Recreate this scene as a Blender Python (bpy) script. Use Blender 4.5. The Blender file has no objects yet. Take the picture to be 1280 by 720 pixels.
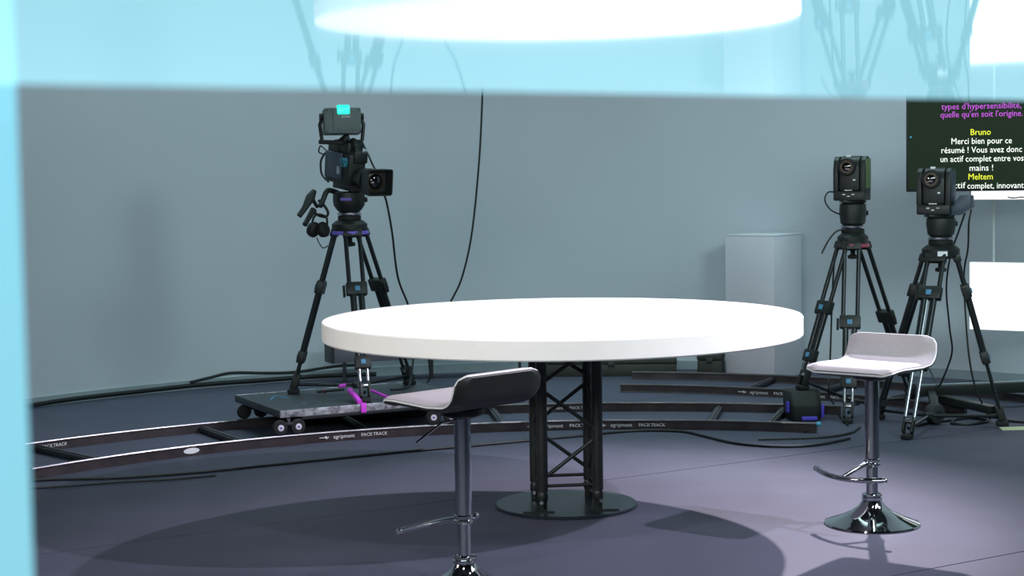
import bpy, bmesh, math, random
from mathutils import Vector, Matrix
random.seed(7)
SC = bpy.context.scene
COL = SC.collection
V = Vector

# ------------------------------------------------------------------ camera
FPX = 2090.0                      # focal length in pixels of the 1280x720 frame
EYE = V((0, 0, 1.62))
PITCH = math.atan((360 - 214) / FPX)
ROLL = math.radians(0.9)
FW = V((0, math.cos(PITCH), -math.sin(PITCH)))
U0 = V((0, math.sin(PITCH), math.cos(PITCH)))
R0 = V((1, 0, 0))
RT = R0 * math.cos(ROLL) - U0 * math.sin(ROLL)
UP = R0 * math.sin(ROLL) + U0 * math.cos(ROLL)
cam_data = bpy.data.cameras.new('camera')
cam = bpy.data.objects.new('camera', cam_data)
COL.objects.link(cam)
cam.matrix_world = Matrix(((RT.x, UP.x, -FW.x, EYE.x), (RT.y, UP.y, -FW.y, EYE.y), (RT.z, UP.z, -FW.z, EYE.z), (0, 0, 0, 1)))
cam_data.sensor_width = 36
cam_data.lens = 36 * FPX / 1280
cam_data.clip_start = 0.02
cam_data.clip_end = 100
cam_data.dof.use_dof = True
cam_data.dof.focus_distance = 8.5
cam_data.dof.aperture_fstop = 15
SC.camera = cam


def fl(x, y, z=0.0):              # point of the plane z that shows at a picture position
    d = FW + RT * ((x - 640) / FPX) + UP * ((360 - y) / FPX)
    return EYE + d * ((z - EYE.z) / d.z)


def at(x, y, Y):                  # point at distance Y that shows at a picture position
    d = FW + RT * ((x - 640) / FPX) + UP * ((360 - y) / FPX)
    return EYE + d * (Y / d.y)


# ------------------------------------------------------------------ world, exposure
SC.view_settings.view_transform = 'Standard'
SC.view_settings.look = 'None'
SC.view_settings.exposure = 0.0
SC.view_settings.gamma = 1.0
SC.view_settings.use_curve_mapping = False
world = bpy.data.worlds.new('studio_world')
SC.world = world
world.use_nodes = True
world.node_tree.nodes['Background'].inputs[0].default_value = (0.5, 0.62, 0.68, 1)
world.node_tree.nodes['Background'].inputs[1].default_value = 0.1


# ------------------------------------------------------------------ studio spotlights, then added fill lights
def spot(name, loc, aim, power, col, angle=80, blend=0.5, radius=0.05):
    l = bpy.data.lights.new(name, 'SPOT')
    l.energy = power; l.color = col; l.spot_size = math.radians(angle); l.spot_blend = blend; l.shadow_soft_size = radius
    o = bpy.data.objects.new(name, l); COL.objects.link(o)
    o.location = loc
    o.rotation_euler = (V(aim) - V(loc)).to_track_quat('-Z', 'Y').to_euler()
    return o


def area(name, loc, aim, power, col, sx, sy):
    l = bpy.data.lights.new(name, 'AREA')
    l.energy = power; l.color = col; l.shape = 'RECTANGLE'; l.size = sx; l.size_y = sy
    o = bpy.data.objects.new(name, l); COL.objects.link(o)
    o.location = loc
    o.rotation_euler = (V(aim) - V(loc)).to_track_quat('-Z', 'Y').to_euler()
    return o


spot('back_spotlight', (2.45, 12.2, 4.3), (0.3, 7.0, 0.0), 1750, (0.93, 0.84, 1.0), 46, 0.8)
spot('side_spotlight', (4.9, 7.0, 4.3), (-0.8, 7.7, 0.0), 1350, (0.92, 0.85, 1.0), 45, 0.4)
spot('front_spotlight', (1.7, 5.6, 4.3), (0.2, 7.9, 0.4), 170, (0.95, 0.86, 1.0), 46, 0.35)
spot('key_spotlight', (-0.85, 3.1, 4.3), (0.5, 7.9, 0.5), 210, (1.0, 0.90, 0.82), 38, 0.35)
area('added_front_fill', (-1.6, 1.6, 2.9), (-0.5, 13.0, 0.3), 250, (0.83, 0.94, 0.98), 7.0, 1.0)  # unseen area light added to brighten the wall and table edge
area('added_left_fill', (-4.1, 5.6, 2.4), (0.0, 7.8, 0.88), 7, (1.0, 0.90, 0.84), 0.9, 0.9).data.spread = math.radians(60)  # added to lift the left edge of the table, not a known lamp
area('added_rear_fill', (0.0, 11.5, 5.7), (0.0, 11.5, 0.0), 62, (0.66, 0.98, 1.0), 7.0, 0.8).data.spread = math.radians(75)  # added teal fill for the floor strip near the wall
area('added_right_wall_fill', (3.6, 6.0, 3.6), (4.4, 12.2, 0.4), 130, (0.72, 0.98, 1.0), 1.6, 1.0)  # unseen light added because the right wall came out too dark


# ------------------------------------------------------------------ materials
def lin(c):
    return tuple(((v / 255) / 12.92 if v / 255 <= 0.04045 else ((v / 255 + 0.055) / 1.055) ** 2.4) for v in c)


def mk(name, rgb, rough=0.5, metal=0.0, var=0.08, scale=30.0, bump=0.0, spec=0.5, coat=0.0, emit=None, estr=0.0):
    m = bpy.data.materials.new(name); m.use_nodes = True
    nt = m.node_tree; b = nt.nodes['Principled BSDF']
    c = lin(rgb)
    tc = nt.nodes.new('ShaderNodeTexCoord')
    no = nt.nodes.new('ShaderNodeTexNoise'); no.inputs['Scale'].default_value = scale; no.inputs['Detail'].default_value = 5
    nt.links.new(tc.outputs['Object'], no.inputs['Vector'])
    rp = nt.nodes.new('ShaderNodeValToRGB')
    rp.color_ramp.elements[0].position = 0.3; rp.color_ramp.elements[1].position = 0.7
    rp.color_ramp.elements[0].color = (*[v * (1 - var) for v in c], 1)
    rp.color_ramp.elements[1].color = (*[min(1, v * (1 + var)) for v in c], 1)
    nt.links.new(no.outputs['Fac'], rp.inputs['Fac'])
    nt.links.new(rp.outputs['Color'], b.inputs['Base Color'])
    b.inputs['Roughness'].default_value = rough
    b.inputs['Metallic'].default_value = metal
    b.inputs['Specular IOR Level'].default_value = spec
    b.inputs['Coat Weight'].default_value = coat
    if bump:
        bp = nt.nodes.new('ShaderNodeBump'); bp.inputs['Strength'].default_value = bump; bp.inputs['Distance'].default_value = 0.004
        nt.links.new(no.outputs['Fac'], bp.inputs['Height']); nt.links.new(bp.outputs['Normal'], b.inputs['Normal'])
    if emit:
        b.inputs['Emission Color'].default_value = (*lin(emit), 1); b.inputs['Emission Strength'].default_value = estr
    return m


M = {}
M['wall'] = mk('painted_cyclorama', (196, 204, 211), 0.85, var=0.025, scale=1.2)
M['dark_wall'] = mk('unseen_wall_dark', (40, 44, 50), 0.9, var=0.1, scale=3)  # dark tone chosen for unseen walls to cut bounce and deepen chrome reflections
M['skirting'] = mk('skirting_paint', (150, 165, 170), 0.6, var=0.04, scale=8)
M['vinyl'] = mk('grey_vinyl', (74, 75, 91), 0.62, var=0.10, scale=2.2, spec=0.25)
M['seam'] = mk('seam_dark', (26, 26, 32), 0.9)
M['table_white'] = mk('white_laminate', (240, 237, 232), 0.55, var=0.015, scale=14, spec=0.3)
M['black_metal'] = mk('black_powder_coat', (30, 34, 33), 0.42, 0.0, var=0.15, scale=40)
M['plate'] = mk('black_steel_plate', (34, 44, 52), 0.32, 0.3, var=0.15, scale=18)
M['chrome'] = mk('chrome', (196, 198, 200), 0.06, 1.0, var=0.02)
M['steel'] = mk('brushed_steel', (176, 178, 184), 0.28, 1.0, var=0.08, scale=60)
M['leather_black'] = mk('black_leatherette', (24, 27, 26), 0.45, var=0.12, scale=90, bump=0.15)
M['leather_white'] = mk('white_leatherette', (158, 152, 156), 0.5, var=0.03, scale=60, bump=0.15)
M['piping'] = mk('pale_piping', (206, 206, 206), 0.4, var=0.03)
M['rail'] = mk('worn_black_rail', (62, 55, 58), 0.38, 0.2, var=0.3, scale=9)
M['rail_top'] = mk('polished_rail_top', (135, 133, 137), 0.32, 0.9, var=0.2, scale=12)
M['tie'] = mk('black_cross_tie', (38, 42, 46), 0.45, 0.2, var=0.2, scale=14)
M['print_white'] = mk('white_print', (232, 232, 235), 0.6, var=0.01)
M['rubber'] = mk('black_rubber', (20, 22, 23), 0.7, var=0.15, scale=40)
M['rubber_grey'] = mk('dusty_rubber', (48, 48, 51), 0.7, var=0.25, scale=14, bump=0.2)
M['hub_white'] = mk('white_hub', (214, 212, 224), 0.4, var=0.03)
M['purple'] = mk('purple_bearing', (96, 84, 168), 0.4, var=0.05)
M['violet_band'] = mk('violet_band', (116, 100, 205), 0.45, var=0.05)
M['red_band'] = mk('red_band', (168, 70, 92), 0.45, var=0.05)
M['magenta'] = mk('magenta_strap', (222, 70, 226), 0.5, var=0.08)
M['blue_label'] = mk('blue_label', (80, 140, 176), 0.5, var=0.1)
M['blue_trim'] = mk('blue_trim', (88, 76, 205), 0.5, var=0.08)
M['cyan_cap'] = mk('blue_end_cap', (70, 168, 200), 0.4, var=0.05)
M['red_knob'] = mk('red_knob', (190, 84, 84), 0.4, var=0.05)
M['deck'] = mk('scuffed_black_deck', (46, 53, 60), 0.55, var=0.25, scale=12, bump=0.1)
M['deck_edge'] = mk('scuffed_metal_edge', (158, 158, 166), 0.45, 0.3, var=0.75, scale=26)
M['carbon'] = mk('dark_carbon_tube', (34, 40, 42), 0.32, 0.35, var=0.12, scale=30)
M['cam_dark'] = mk('camera_black', (25, 30, 29), 0.5, var=0.15, scale=25)
M['cam_blue'] = mk('camera_slate_panel', (58, 70, 84), 0.45, var=0.08, scale=20)
M['cam_grey'] = mk('viewfinder_grey', (84, 98, 97), 0.5, var=0.06, scale=25)
M['cam_teal'] = mk('teal_knob', (30, 104, 122), 0.4, var=0.06)
M['cam_green'] = mk('olive_side_panel', (96, 116, 72), 0.4, var=0.06)
M['glass_lens'] = mk('lens_glass', (14, 14, 16), 0.06, 0.0, var=0.02, coat=1.0)
M['lens_ring'] = mk('lens_ring', (64, 56, 46), 0.35, 0.4, var=0.1)
M['tally'] = mk('tally_lamp', (40, 220, 205), 0.3, emit=(50, 236, 204), estr=0.9)
M['screen'] = mk('prompter_screen', (18, 28, 18), 0.6, var=0.03, spec=0.15, emit=(34, 50, 30), estr=0.45)
M['bezel'] = mk('screen_bezel', (14, 18, 15), 0.6)
M['led'] = mk('standby_led', (40, 120, 150), 0.3, emit=(56, 150, 190), estr=1.0)
M['txt_white'] = mk('text_white', (240, 240, 232), 0.5, emit=(246, 246, 236), estr=0.85)
M['txt_yellow'] = mk('text_yellow', (225, 225, 40), 0.5, emit=(232, 232, 40), estr=0.85)
M['txt_magenta'] = mk('text_magenta', (180, 70, 190), 0.5, emit=(176, 66, 190), estr=0.85)
M['emissive_panel'] = mk('emissive_white_panel', (245, 245, 245), 0.6, var=0.01, emit=(255, 255, 255), estr=1.0)  # emission set here to bring the hanging panels to full white
M['panel_frame'] = mk('panel_frame_white', (226, 226, 222), 0.5)
M['cord_white'] = mk('white_cord', (205, 214, 212), 0.6)
M['plinth'] = mk('white_plinth_paint', (214, 214, 222), 0.7, var=0.02, scale=5)
M['cable'] = mk('black_cable', (20, 23, 25), 0.5, var=0.1)
M['bench_grey'] = mk('grey_bench_board', (104, 100, 110), 0.55, var=0.15, scale=6)
M['case_dark'] = mk('dark_case', (40, 44, 36), 0.6, var=0.25, scale=8)
M['paper'] = mk('yellowed_paper', (196, 200, 160), 0.8, var=0.08)
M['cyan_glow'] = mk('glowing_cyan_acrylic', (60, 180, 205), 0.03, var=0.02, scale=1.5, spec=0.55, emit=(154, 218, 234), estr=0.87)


# ------------------------------------------------------------------ mesh builder
class MB:
    def __init__(s):
        s.v = []; s.f = []

    def add(s, vs, fs):
        o = len(s.v); s.v += [V(p) for p in vs]; s.f += [tuple(i + o for i in f) for f in fs]
        return s

    def box(s, c, size, rot=None):
        c = V(c); h = V(size) * 0.5
        vs = [V((sx * h.x, sy * h.y, sz * h.z)) for sz in (-1, 1) for sy in (-1, 1) for sx in (-1, 1)]
        if rot is not None: vs = [rot @ p for p in vs]
        return s.add([c + p for p in vs], [(0, 2, 3, 1), (4, 5, 7, 6), (0, 1, 5, 4), (2, 6, 7, 3), (0, 4, 6, 2), (1, 3, 7, 5)])

    def tube(s, pts, r, seg=10, cap=True):
        pts = [V(p) for p in pts]; n = len(pts)
        rs = r if isinstance(r, (list, tuple)) else [r] * n
        t0 = (pts[1] - pts[0]).normalized()
        ref = V((0, 0, 1)) if abs(t0.z) < 0.9 else V((1, 0, 0))
        a = t0.cross(ref).normalized(); vs = []; pt = t0
        for i, p in enumerate(pts):
            t = ((pts[min(i + 1, n - 1)] - p).normalized() + (p - pts[max(i - 1, 0)]).normalized()).normalized()
            a = (pt.rotation_difference(t) @ a); a = (a - t * a.dot(t)).normalized(); b = t.cross(a); pt = t
            vs += [p + (a * math.cos(k * 2 * math.pi / seg) + b * math.sin(k * 2 * math.pi / seg)) * rs[i] for k in range(seg)]
        fs = [(i * seg + k, i * seg + (k + 1) % seg, (i + 1) * seg + (k + 1) % seg, (i + 1) * seg + k) for i in range(n - 1) for k in range(seg)]
        if cap: fs += [tuple(reversed(range(seg))), tuple(range((n - 1) * seg, n * seg))]
        return s.add(vs, fs)

    def lathe(s, prof, c=(0, 0, 0), axis=(0, 0, 1), seg=32):
        c = V(c); q = V((0, 0, 1)).rotation_difference(V(axis).normalized()); n = len(prof)
        vs = [c + q @ V((r * math.cos(2 * math.pi * k / seg), r * math.sin(2 * math.pi * k / seg), z)) for r, z in prof for k in range(seg)]
        fs = [(i * seg + k, i * seg + (k + 1) % seg, (i + 1) * seg + (k + 1) % seg, (i + 1) * seg + k) for i in range(n - 1) for k in range(seg)]
        fs += [tuple(reversed(range(seg))), tuple(range((n - 1) * seg, n * seg))]
        return s.add(vs, fs)

    def cyl(s, a, b, r, seg=20):
        a = V(a); b = V(b)
        return s.lathe([(r, 0), (r, (b - a).length)], a, b - a, seg)

    def prism(s, poly, z0, z1, fn=None):
        n = len(poly)
        vs = [V((x, y, z0)) for x, y in poly] + [V((x, y, z1)) for x, y in poly]
        if fn: vs = [fn(p) for p in vs]
        return s.add(vs, [tuple(reversed(range(n))), tuple(range(n, 2 * n))] + [(i, (i + 1) % n, (i + 1) % n + n, i + n) for i in range(n)])

    def build(s, name, mat, parent=None, bevel=0.0, smooth=True, seg=2, origin=None):
        me = bpy.data.meshes.new(name)
        o = bpy.data.objects.new(name, me); COL.objects.link(o)
        off = V((0, 0, 0))
        if parent is not None:
            o.parent = parent; off = base_of(parent)
        elif origin is not None:
            off = V(origin); o.location = off; BASE[o] = off
        me.from_pydata([p - off for p in s.v], [], s.f)
        bm = bmesh.new(); bm.from_mesh(me)
        bmesh.ops.recalc_face_normals(bm, faces=bm.faces)
        if bevel:
            es = [e for e in bm.edges if len(e.link_faces) == 2 and e.calc_face_angle(0) > 0.6]
            bmesh.ops.bevel(bm, geom=es, offset=bevel, segments=seg, affect='EDGES', profile=0.5)
        bm.to_mesh(me); bm.free()
        if smooth:
            for p in me.polygons: p.use_smooth = True
            me.set_sharp_from_angle(angle=math.radians(38))
        me.materials.append(M[mat])
        return o


BASE = {}


def base_of(o):                   # world offset of a parent chain built without rotation
    t = V((0, 0, 0))
    while o is not None:
        t = t + BASE.get(o, V((0, 0, 0))); o = o.parent
    return t


def tag(o, label, cat, group=None, kind=None):
    if label: o['label'] = label
    if cat: o['category'] = cat
    if group: o['group'] = group
    if kind: o['kind'] = kind
    return o


def thing(name, loc, label, cat, group=None):
    o = bpy.data.objects.new(name, None); COL.objects.link(o)
    o.location = loc; o.empty_display_size = 0.1; BASE[o] = V(loc)
    return tag(o, label, cat, group)


def struct(o):
    o['kind'] = 'structure'; return o


def text(body, size, loc, rot, mat, parent, name='lettering', sx=1.0, ext=0.0006, align='CENTER'):
    cu = bpy.data.curves.new('t', 'FONT'); cu.body = body; cu.size = size; cu.align_x = align; cu.align_y = 'CENTER'; cu.extrude = ext
    cu.resolution_u = 2
    t = bpy.data.objects.new('t', cu); COL.objects.link(t)
    dg = bpy.context.evaluated_depsgraph_get()
    me = bpy.data.meshes.new_from_object(t.evaluated_get(dg)); bpy.data.objects.remove(t)
    me.transform(Matrix.Diagonal((sx, 1, 1, 1)))
    me.name = name
    off = base_of(parent)
    me.transform(Matrix.Translation(V(loc) - off) @ rot.to_4x4())
    me.materials.clear(); me.materials.append(M[mat])
    o = bpy.data.objects.new(name, me); COL.objects.link(o); o.parent = parent
    return o


def frame(x, y, z):               # rotation matrix from its column axes
    return Matrix((x, y, z)).transposed()


def smoothpath(pts, n=8):         # Catmull-Rom
    pts = [V(p) for p in pts]; P = [pts[0]] + pts + [pts[-1]]; out = []
    for i in range(1, len(P) - 2):
        a, b, c, d = P[i - 1], P[i], P[i + 1], P[i + 2]
        for k in range(n):
            t = k / n
            out.append(0.5 * ((2 * b) + (c - a) * t + (2 * a - 5 * b + 4 * c - d) * t * t + (3 * b - a - 3 * c + d) * t ** 3))
    out.append(pts[-1]); return out


# ================================================================== SETTING
WC = V((0.4, 8.55)); WR = 5.0     # the cyclorama is a round wall
# floor: a dark bed with sheets of vinyl laid on it, a narrow joint between them
floor = struct(MB().box((0.4, 5.0, -0.06), (11.4, 19.0, 0.1)).build('floor', 'seam'))
su = V((0.856, 0.517)).normalized(); sn = V((-su.y, su.x)); s0 = V((-0.097, 8.316))
for k in range(-4, 3):
    a0 = k * 2.36 + 0.0045; a1 = (k + 1) * 2.36 - 0.0045
    poly = [s0 + su * L + sn * a for L, a in ((-14, a0), (14, a0), (14, a1), (-14, a1))]
    # clip the sheet to the room's rectangle
    def clip(poly, ax, lim, keep_less):
        out = []
        for i in range(len(poly)):
            p, q = poly[i], poly[(i + 1) % len(poly)]
            ip = (p[ax] <= lim) == keep_less; iq = (q[ax] <= lim) == keep_less
            if ip: out.append(p)
            if ip != iq:
                t = (lim - p[ax]) / (q[ax] - p[ax]); out.append(p + (q - p) * t)
        return out
    for ax, lim, kl in ((0, -5.2, False), (0, 6.0, True), (1, -4.4, False), (1, 14.4, True)):
        if len(poly) >= 3: poly = clip(poly, ax, lim, kl)
    if len(poly) >= 3:
        MB().prism([(p.x, p.y) for p in poly], -0.01, 0.0).build('vinyl_sheet', 'vinyl', floor, smooth=False)


def arc_wall(r0, r1, z0, z1, a0, a1, n=96):
    vs = []; fs = []
    for i in range(n + 1):
        a = math.radians(a0 + (a1 - a0) * i / n)
        for r, z in ((r0, z0), (r0, z1), (r1, z1), (r1, z0)):
            vs.append((WC.x + r * math.cos(a), WC.y + r * math.sin(a), z))
    for i in range(n):
        for k in range(4):
            fs.append((i * 4 + k, i * 4 + (k + 1) % 4, i * 4 + 4 + (k + 1) % 4, i * 4 + 4 + k))
    fs += [(0, 1, 2, 3), (n * 4 + 3, n * 4 + 2, n * 4 + 1, n * 4)]
    return MB().add(vs, fs)


struct(arc_wall(WR, WR + 0.15, -0.01, 6.0, 0, 180).build('wall_back', 'wall'))
struct(arc_wall(WR - 0.012, WR + 0.01, -0.01, 0.07, 1, 179).build('baseboard_back', 'skirting'))
struct(MB().box((WC.x - WR - 0.075, 2.05, 2.995), (0.15, 13.0, 6.01)).build('wall_left', 'dark_wall'))
struct(MB().box((WC.x + WR + 0.075, 2.05, 2.995), (0.15, 13.0, 6.01)).build('wall_right', 'dark_wall'))
struct(MB().box((WC.x, -4.5, 2.995), (10.3, 0.15, 6.01)).build('wall_front', 'dark_wall'))
struct(MB().box((0.4, 5.0, 6.08), (11.4, 19.2, 0.15)).build('ceiling', 'dark_wall'))

# glowing cyan acrylic surround of the opening one looks through: its underside mirrors the studio
ZH = EYE.z + 0.025
p0 = fl(20, 105, ZH); p1 = fl(1280, 125, ZH)
pu = (p1 - p0); pu.z = 0; pu.normalize(); pn = V((pu.y, -pu.x, 0))      # pn points back to the viewer
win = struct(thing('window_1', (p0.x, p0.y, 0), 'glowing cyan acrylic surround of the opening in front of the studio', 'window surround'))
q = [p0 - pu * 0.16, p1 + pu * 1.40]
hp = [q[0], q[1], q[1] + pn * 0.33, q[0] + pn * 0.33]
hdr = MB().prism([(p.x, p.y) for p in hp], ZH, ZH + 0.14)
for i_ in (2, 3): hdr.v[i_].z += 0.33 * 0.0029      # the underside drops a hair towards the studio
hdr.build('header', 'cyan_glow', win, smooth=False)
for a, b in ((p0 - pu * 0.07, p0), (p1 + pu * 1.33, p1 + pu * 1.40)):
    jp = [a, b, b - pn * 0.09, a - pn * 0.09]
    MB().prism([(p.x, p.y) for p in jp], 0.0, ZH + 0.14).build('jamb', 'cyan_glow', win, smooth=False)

# ================================================================== ROUND TABLE
TB = fl(708, 632)
table = thing('round_table', (TB.x, TB.y, 0), 'large round white table on a black lattice truss pedestal', 'table')
TX, TY = TB.x - 0.012, TB.y
TR = 1.147
top = MB().lathe([(TR - 0.006, 0.832), (TR, 0.838), (TR, 0.917), (TR - 0.004, 0.922)], (TX, TY, 0), seg=128).build('tabletop', 'table_white', table)
MB().lathe([(0.338, 0.0), (0.342, 0.003), (0.342, 0.012), (0.337, 0.016)], (TB.x, TB.y, 0), seg=72).build('base_plate', 'plate', table)
ta = math.radians(6.6); S = 0.266 / 2
tx = V((math.cos(ta), math.sin(ta), 0)); ty = V((-math.sin(ta), math.cos(ta), 0))
cr = {}
for i in (-1, 1):
    for j in (-1, 1):
        c = V((TB.x, TB.y, 0)) + tx * S * i + ty * S * j
        cr[i, j] = c
        ch = MB().cyl(c + V((0, 0, 0.10)), c + V((0, 0, 0.83)), 0.0265, 20).build('chord_tube', 'black_metal', table)
        MB().lathe([(0.021, 0.016), (0.021, 0.05), (0.026, 0.06), (0.026, 0.085), (0.02, 0.10)], c, seg=18).build('coupler', 'black_metal', ch)
        d = (tx * i * 0.3 - ty).normalized()
        MB().cyl(c + d * 0.02 + V((0, 0, 0.05)), c + d * 0.036 + V((0, 0, 0.05)), 0.009, 10).build('pin', 'steel', ch)


def brace(a, b, r=0.0095):
    MB().cyl(a, b, r, 10).build('brace', 'black_metal', table)


Z = lambda z: V((0, 0, z))
# zigzag lacing of the four faces, bent from rod
zz = [0.14, 0.37, 0.60, 0.81]
for (A, B, ph) in ((cr[-1, -1], cr[1, -1], 0), (cr[-1, 1], cr[1, 1], 1), (cr[-1, -1], cr[-1, 1], 0), (cr[1, -1], cr[1, 1], 1)):
    for k in range(3):
        s, e = (A, B) if (k + ph) % 2 == 0 else (B, A)
        brace(s + Z(zz[k] + 0.015), e + Z(zz[k + 1] - 0.015))
    brace(A + Z(0.125), B + Z(0.125), 0.008)
    brace(A + Z(0.815), B + Z(0.815), 0.008)
for c, s in ((cr[-1, -1], -1), (cr[1, -1], 1)):     # slotted fixing strips on the plate
    MB().box(c + V((0.02 * s, -0.09, 0.0185)), (0.15, 0.014, 0.006)).build('fixing_strip', 'rubber', table)


# ================================================================== BAR STOOLS
def make_stool(loc, face, label, lever, foot_yaw=0.0, lift=0.0):
    t = thing('bar_stool', loc, label, 'bar stool', 'bar stools at the round table')
    BASE[t] = V((0, 0, 0))          # parts are written in the stool's own frame, facing +x
    t.rotation_euler = (0, 0, math.atan2(face[1], face[0]))
    # base and column
    bs = MB().lathe([(0.212, 0.0), (0.215, 0.004), (0.212, 0.010), (0.185, 0.020), (0.14, 0.036), (0.095, 0.058), (0.062, 0.082), (0.046, 0.105), (0.040, 0.118)], seg=64).build('trumpet_base', 'chrome', t)
    MB().lathe([(0.043, 0.112), (0.046, 0.116), (0.046, 0.124), (0.040, 0.128), (0.045, 0.132), (0.045, 0.138), (0.038, 0.142)], seg=32).build('collar', 'chrome', t)
    MB().cyl((0, 0, 0.13), (0, 0, 0.30), 0.0265, 28).build('lower_column', 'chrome', t)
    MB().lathe([(0.034, 0.268), (0.038, 0.272), (0.038, 0.280), (0.034, 0.284), (0.038, 0.290), (0.038, 0.298), (0.034, 0.302)], seg=32).build('footrest_collar', 'chrome', t)
    MB().cyl((0, 0, 0.29), (0, 0, 0.655 + lift), 0.0325, 32).build('gas_column', 'chrome', t)
    MB().lathe([(0.05, 0.655 + lift), (0.085, 0.668 + lift), (0.085, 0.690 + lift), (0.05, 0.702 + lift)], seg=28).build('swivel_plate', 'black_metal', t)
    # footrest: strut and curved bar
    FY = Matrix.Rotation(foot_yaw, 3, 'Z')
    fr = MB().tube([FY @ p for p in smoothpath([(0.02, 0, 0.283), (0.10, 0, 0.265), (0.20, 0, 0.235)], 5)], 0.011, 10).build('footrest', 'chrome', t)
    arc = [FY @ V((0.205 - 1.44 * y * y, y, 0.235 + 0.25 * y * y)) for y in [(-0.2 + 0.4 * i / 16) for i in range(17)]]
    MB().tube(arc, 0.0125, 12).build('foot_bar', 'chrome', fr)
    for y in (-1, 1):
        e = arc[0 if y < 0 else -1]
        MB().lathe([(0.009, -0.012), (0.0135, -0.006), (0.0135, 0.006), (0.009, 0.012)], e, FY @ V((0.55 * -y * -1, y * -1, 0)), 12).build('end_cap', 'chrome', fr)
    # lever
    lv = MB().tube([(0.0, 0.0, 0.675), (lever[0] * 0.45, lever[1] * 0.45, 0.665), (lever[0], lever[1], lever[2])], 0.0045, 8).build('lever', 'chrome', t)
    # seat shell
    prof = [(0.215, -0.020), (0.205, -0.008), (0.18, -0.001), (0.12, 0.0), (0.04, -0.004), (-0.05, -0.008), (-0.11, -0.004)]
    for k in range(1, 9):
        a = math.radians(k * 9.5); prof.append((-0.11 - 0.075 * math.sin(a), -0.004 + 0.075 * (1 - math.cos(a))))
    prof += [(-0.189, 0.085), (-0.192, 0.105), (-0.195, 0.116)]
    W = 0.222; z0 = 0.728 + lift; ny = 14; prof = [(x * 1.08, z) for x, z in prof]

    def sheet(off_top, off_bot, inset):
        P = [V((x, 0, z)) for x, z in prof]; n = len(P); nor = []
        for i in range(n):
            d = (P[min(i + 1, n - 1)] - P[max(i - 1, 0)]).normalized(); nor.append(V((d.z, 0, -d.x)))
        Ls = [0.0]
        for i in range(1, n): Ls.append(Ls[-1] + (P[i] - P[i - 1]).length)
        vs = []; fs = []
        for i in range(n):
            e = min(Ls[i], Ls[-1] - Ls[i]); rc = 0.05
            w = W - inset
            if e < rc: w -= rc - math.sqrt(max(0, rc * rc - (rc - e) ** 2))
            for j in range(ny + 1):
                y = -w + 2 * w * j / ny
                edge = 1 - max(0, (abs(y) - w + 0.03) / 0.03) ** 2 * 0.55
                base = P[i] + V((0, y, z0))
                vs.append(base + nor[i] * (off_top * edge)); vs.append(base + nor[i] * off_bot)
        idx = lambda i, j, b: (i * (ny + 1) + j) * 2 + b
        for i in range(n - 1):
            for j in range(ny):
                fs.append((idx(i, j, 0), idx(i + 1, j, 0), idx(i + 1, j + 1, 0), idx(i, j + 1, 0)))
                fs.append((idx(i, j, 1), idx(i, j + 1, 1), idx(i + 1, j + 1, 1), idx(i + 1, j, 1)))
            fs.append((idx(i, 0, 0), idx(i, 0, 1), idx(i + 1, 0, 1), idx(i + 1, 0, 0)))
            fs.append((idx(i, ny, 0), idx(i + 1, ny, 0), idx(i + 1, ny, 1), idx(i, ny, 1)))
        for j in range(ny):
            fs.append((idx(0, j, 0), idx(0, j + 1, 0), idx(0, j + 1, 1), idx(0, j, 1)))
            fs.append((idx(n - 1, j, 0), idx(n - 1, j, 1), idx(n - 1, j + 1, 1), idx(n - 1, j + 1, 0)))
        rim = [vs[idx(i, 0, 1)].copy() for i in range(n)] + [vs[idx(n - 1, j, 1)].copy() for j in range(1, ny + 1)] + [vs[idx(i, ny, 1)].copy() for i in range(n - 2, -1, -1)] + [vs[idx(0, j, 1)].copy() for j in range(ny - 1, -1, -1)]
        return MB().add(vs, fs), rim
    # seen along the profile the normal points up and in, so the shell lies on the negative side
    shell, _ = sheet(-0.020, 0.0, 0.0)
    sh = shell.build('seat_shell', 'leather_black', t)
    cush, rim = sheet(0.016, -0.001, 0.004)
    cu = cush.build('cushion', 'leather_white', t)
    MB().tube(rim, 0.0045, 8).build('piping', 'piping', cu)
    return t


make_stool(fl(1090, 655), (-0.62, -0.78), 'chrome bar stool with white seat facing us, right of the round table', (-0.10, -0.12, 0.66), math.radians(-15))
make_stool((-0.20, 6.38, 0), (-0.69, 0.72), 'chrome bar stool seen from behind with black low back, nearest us', (0.04, 0.20, 0.60), lift=0.024)

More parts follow.
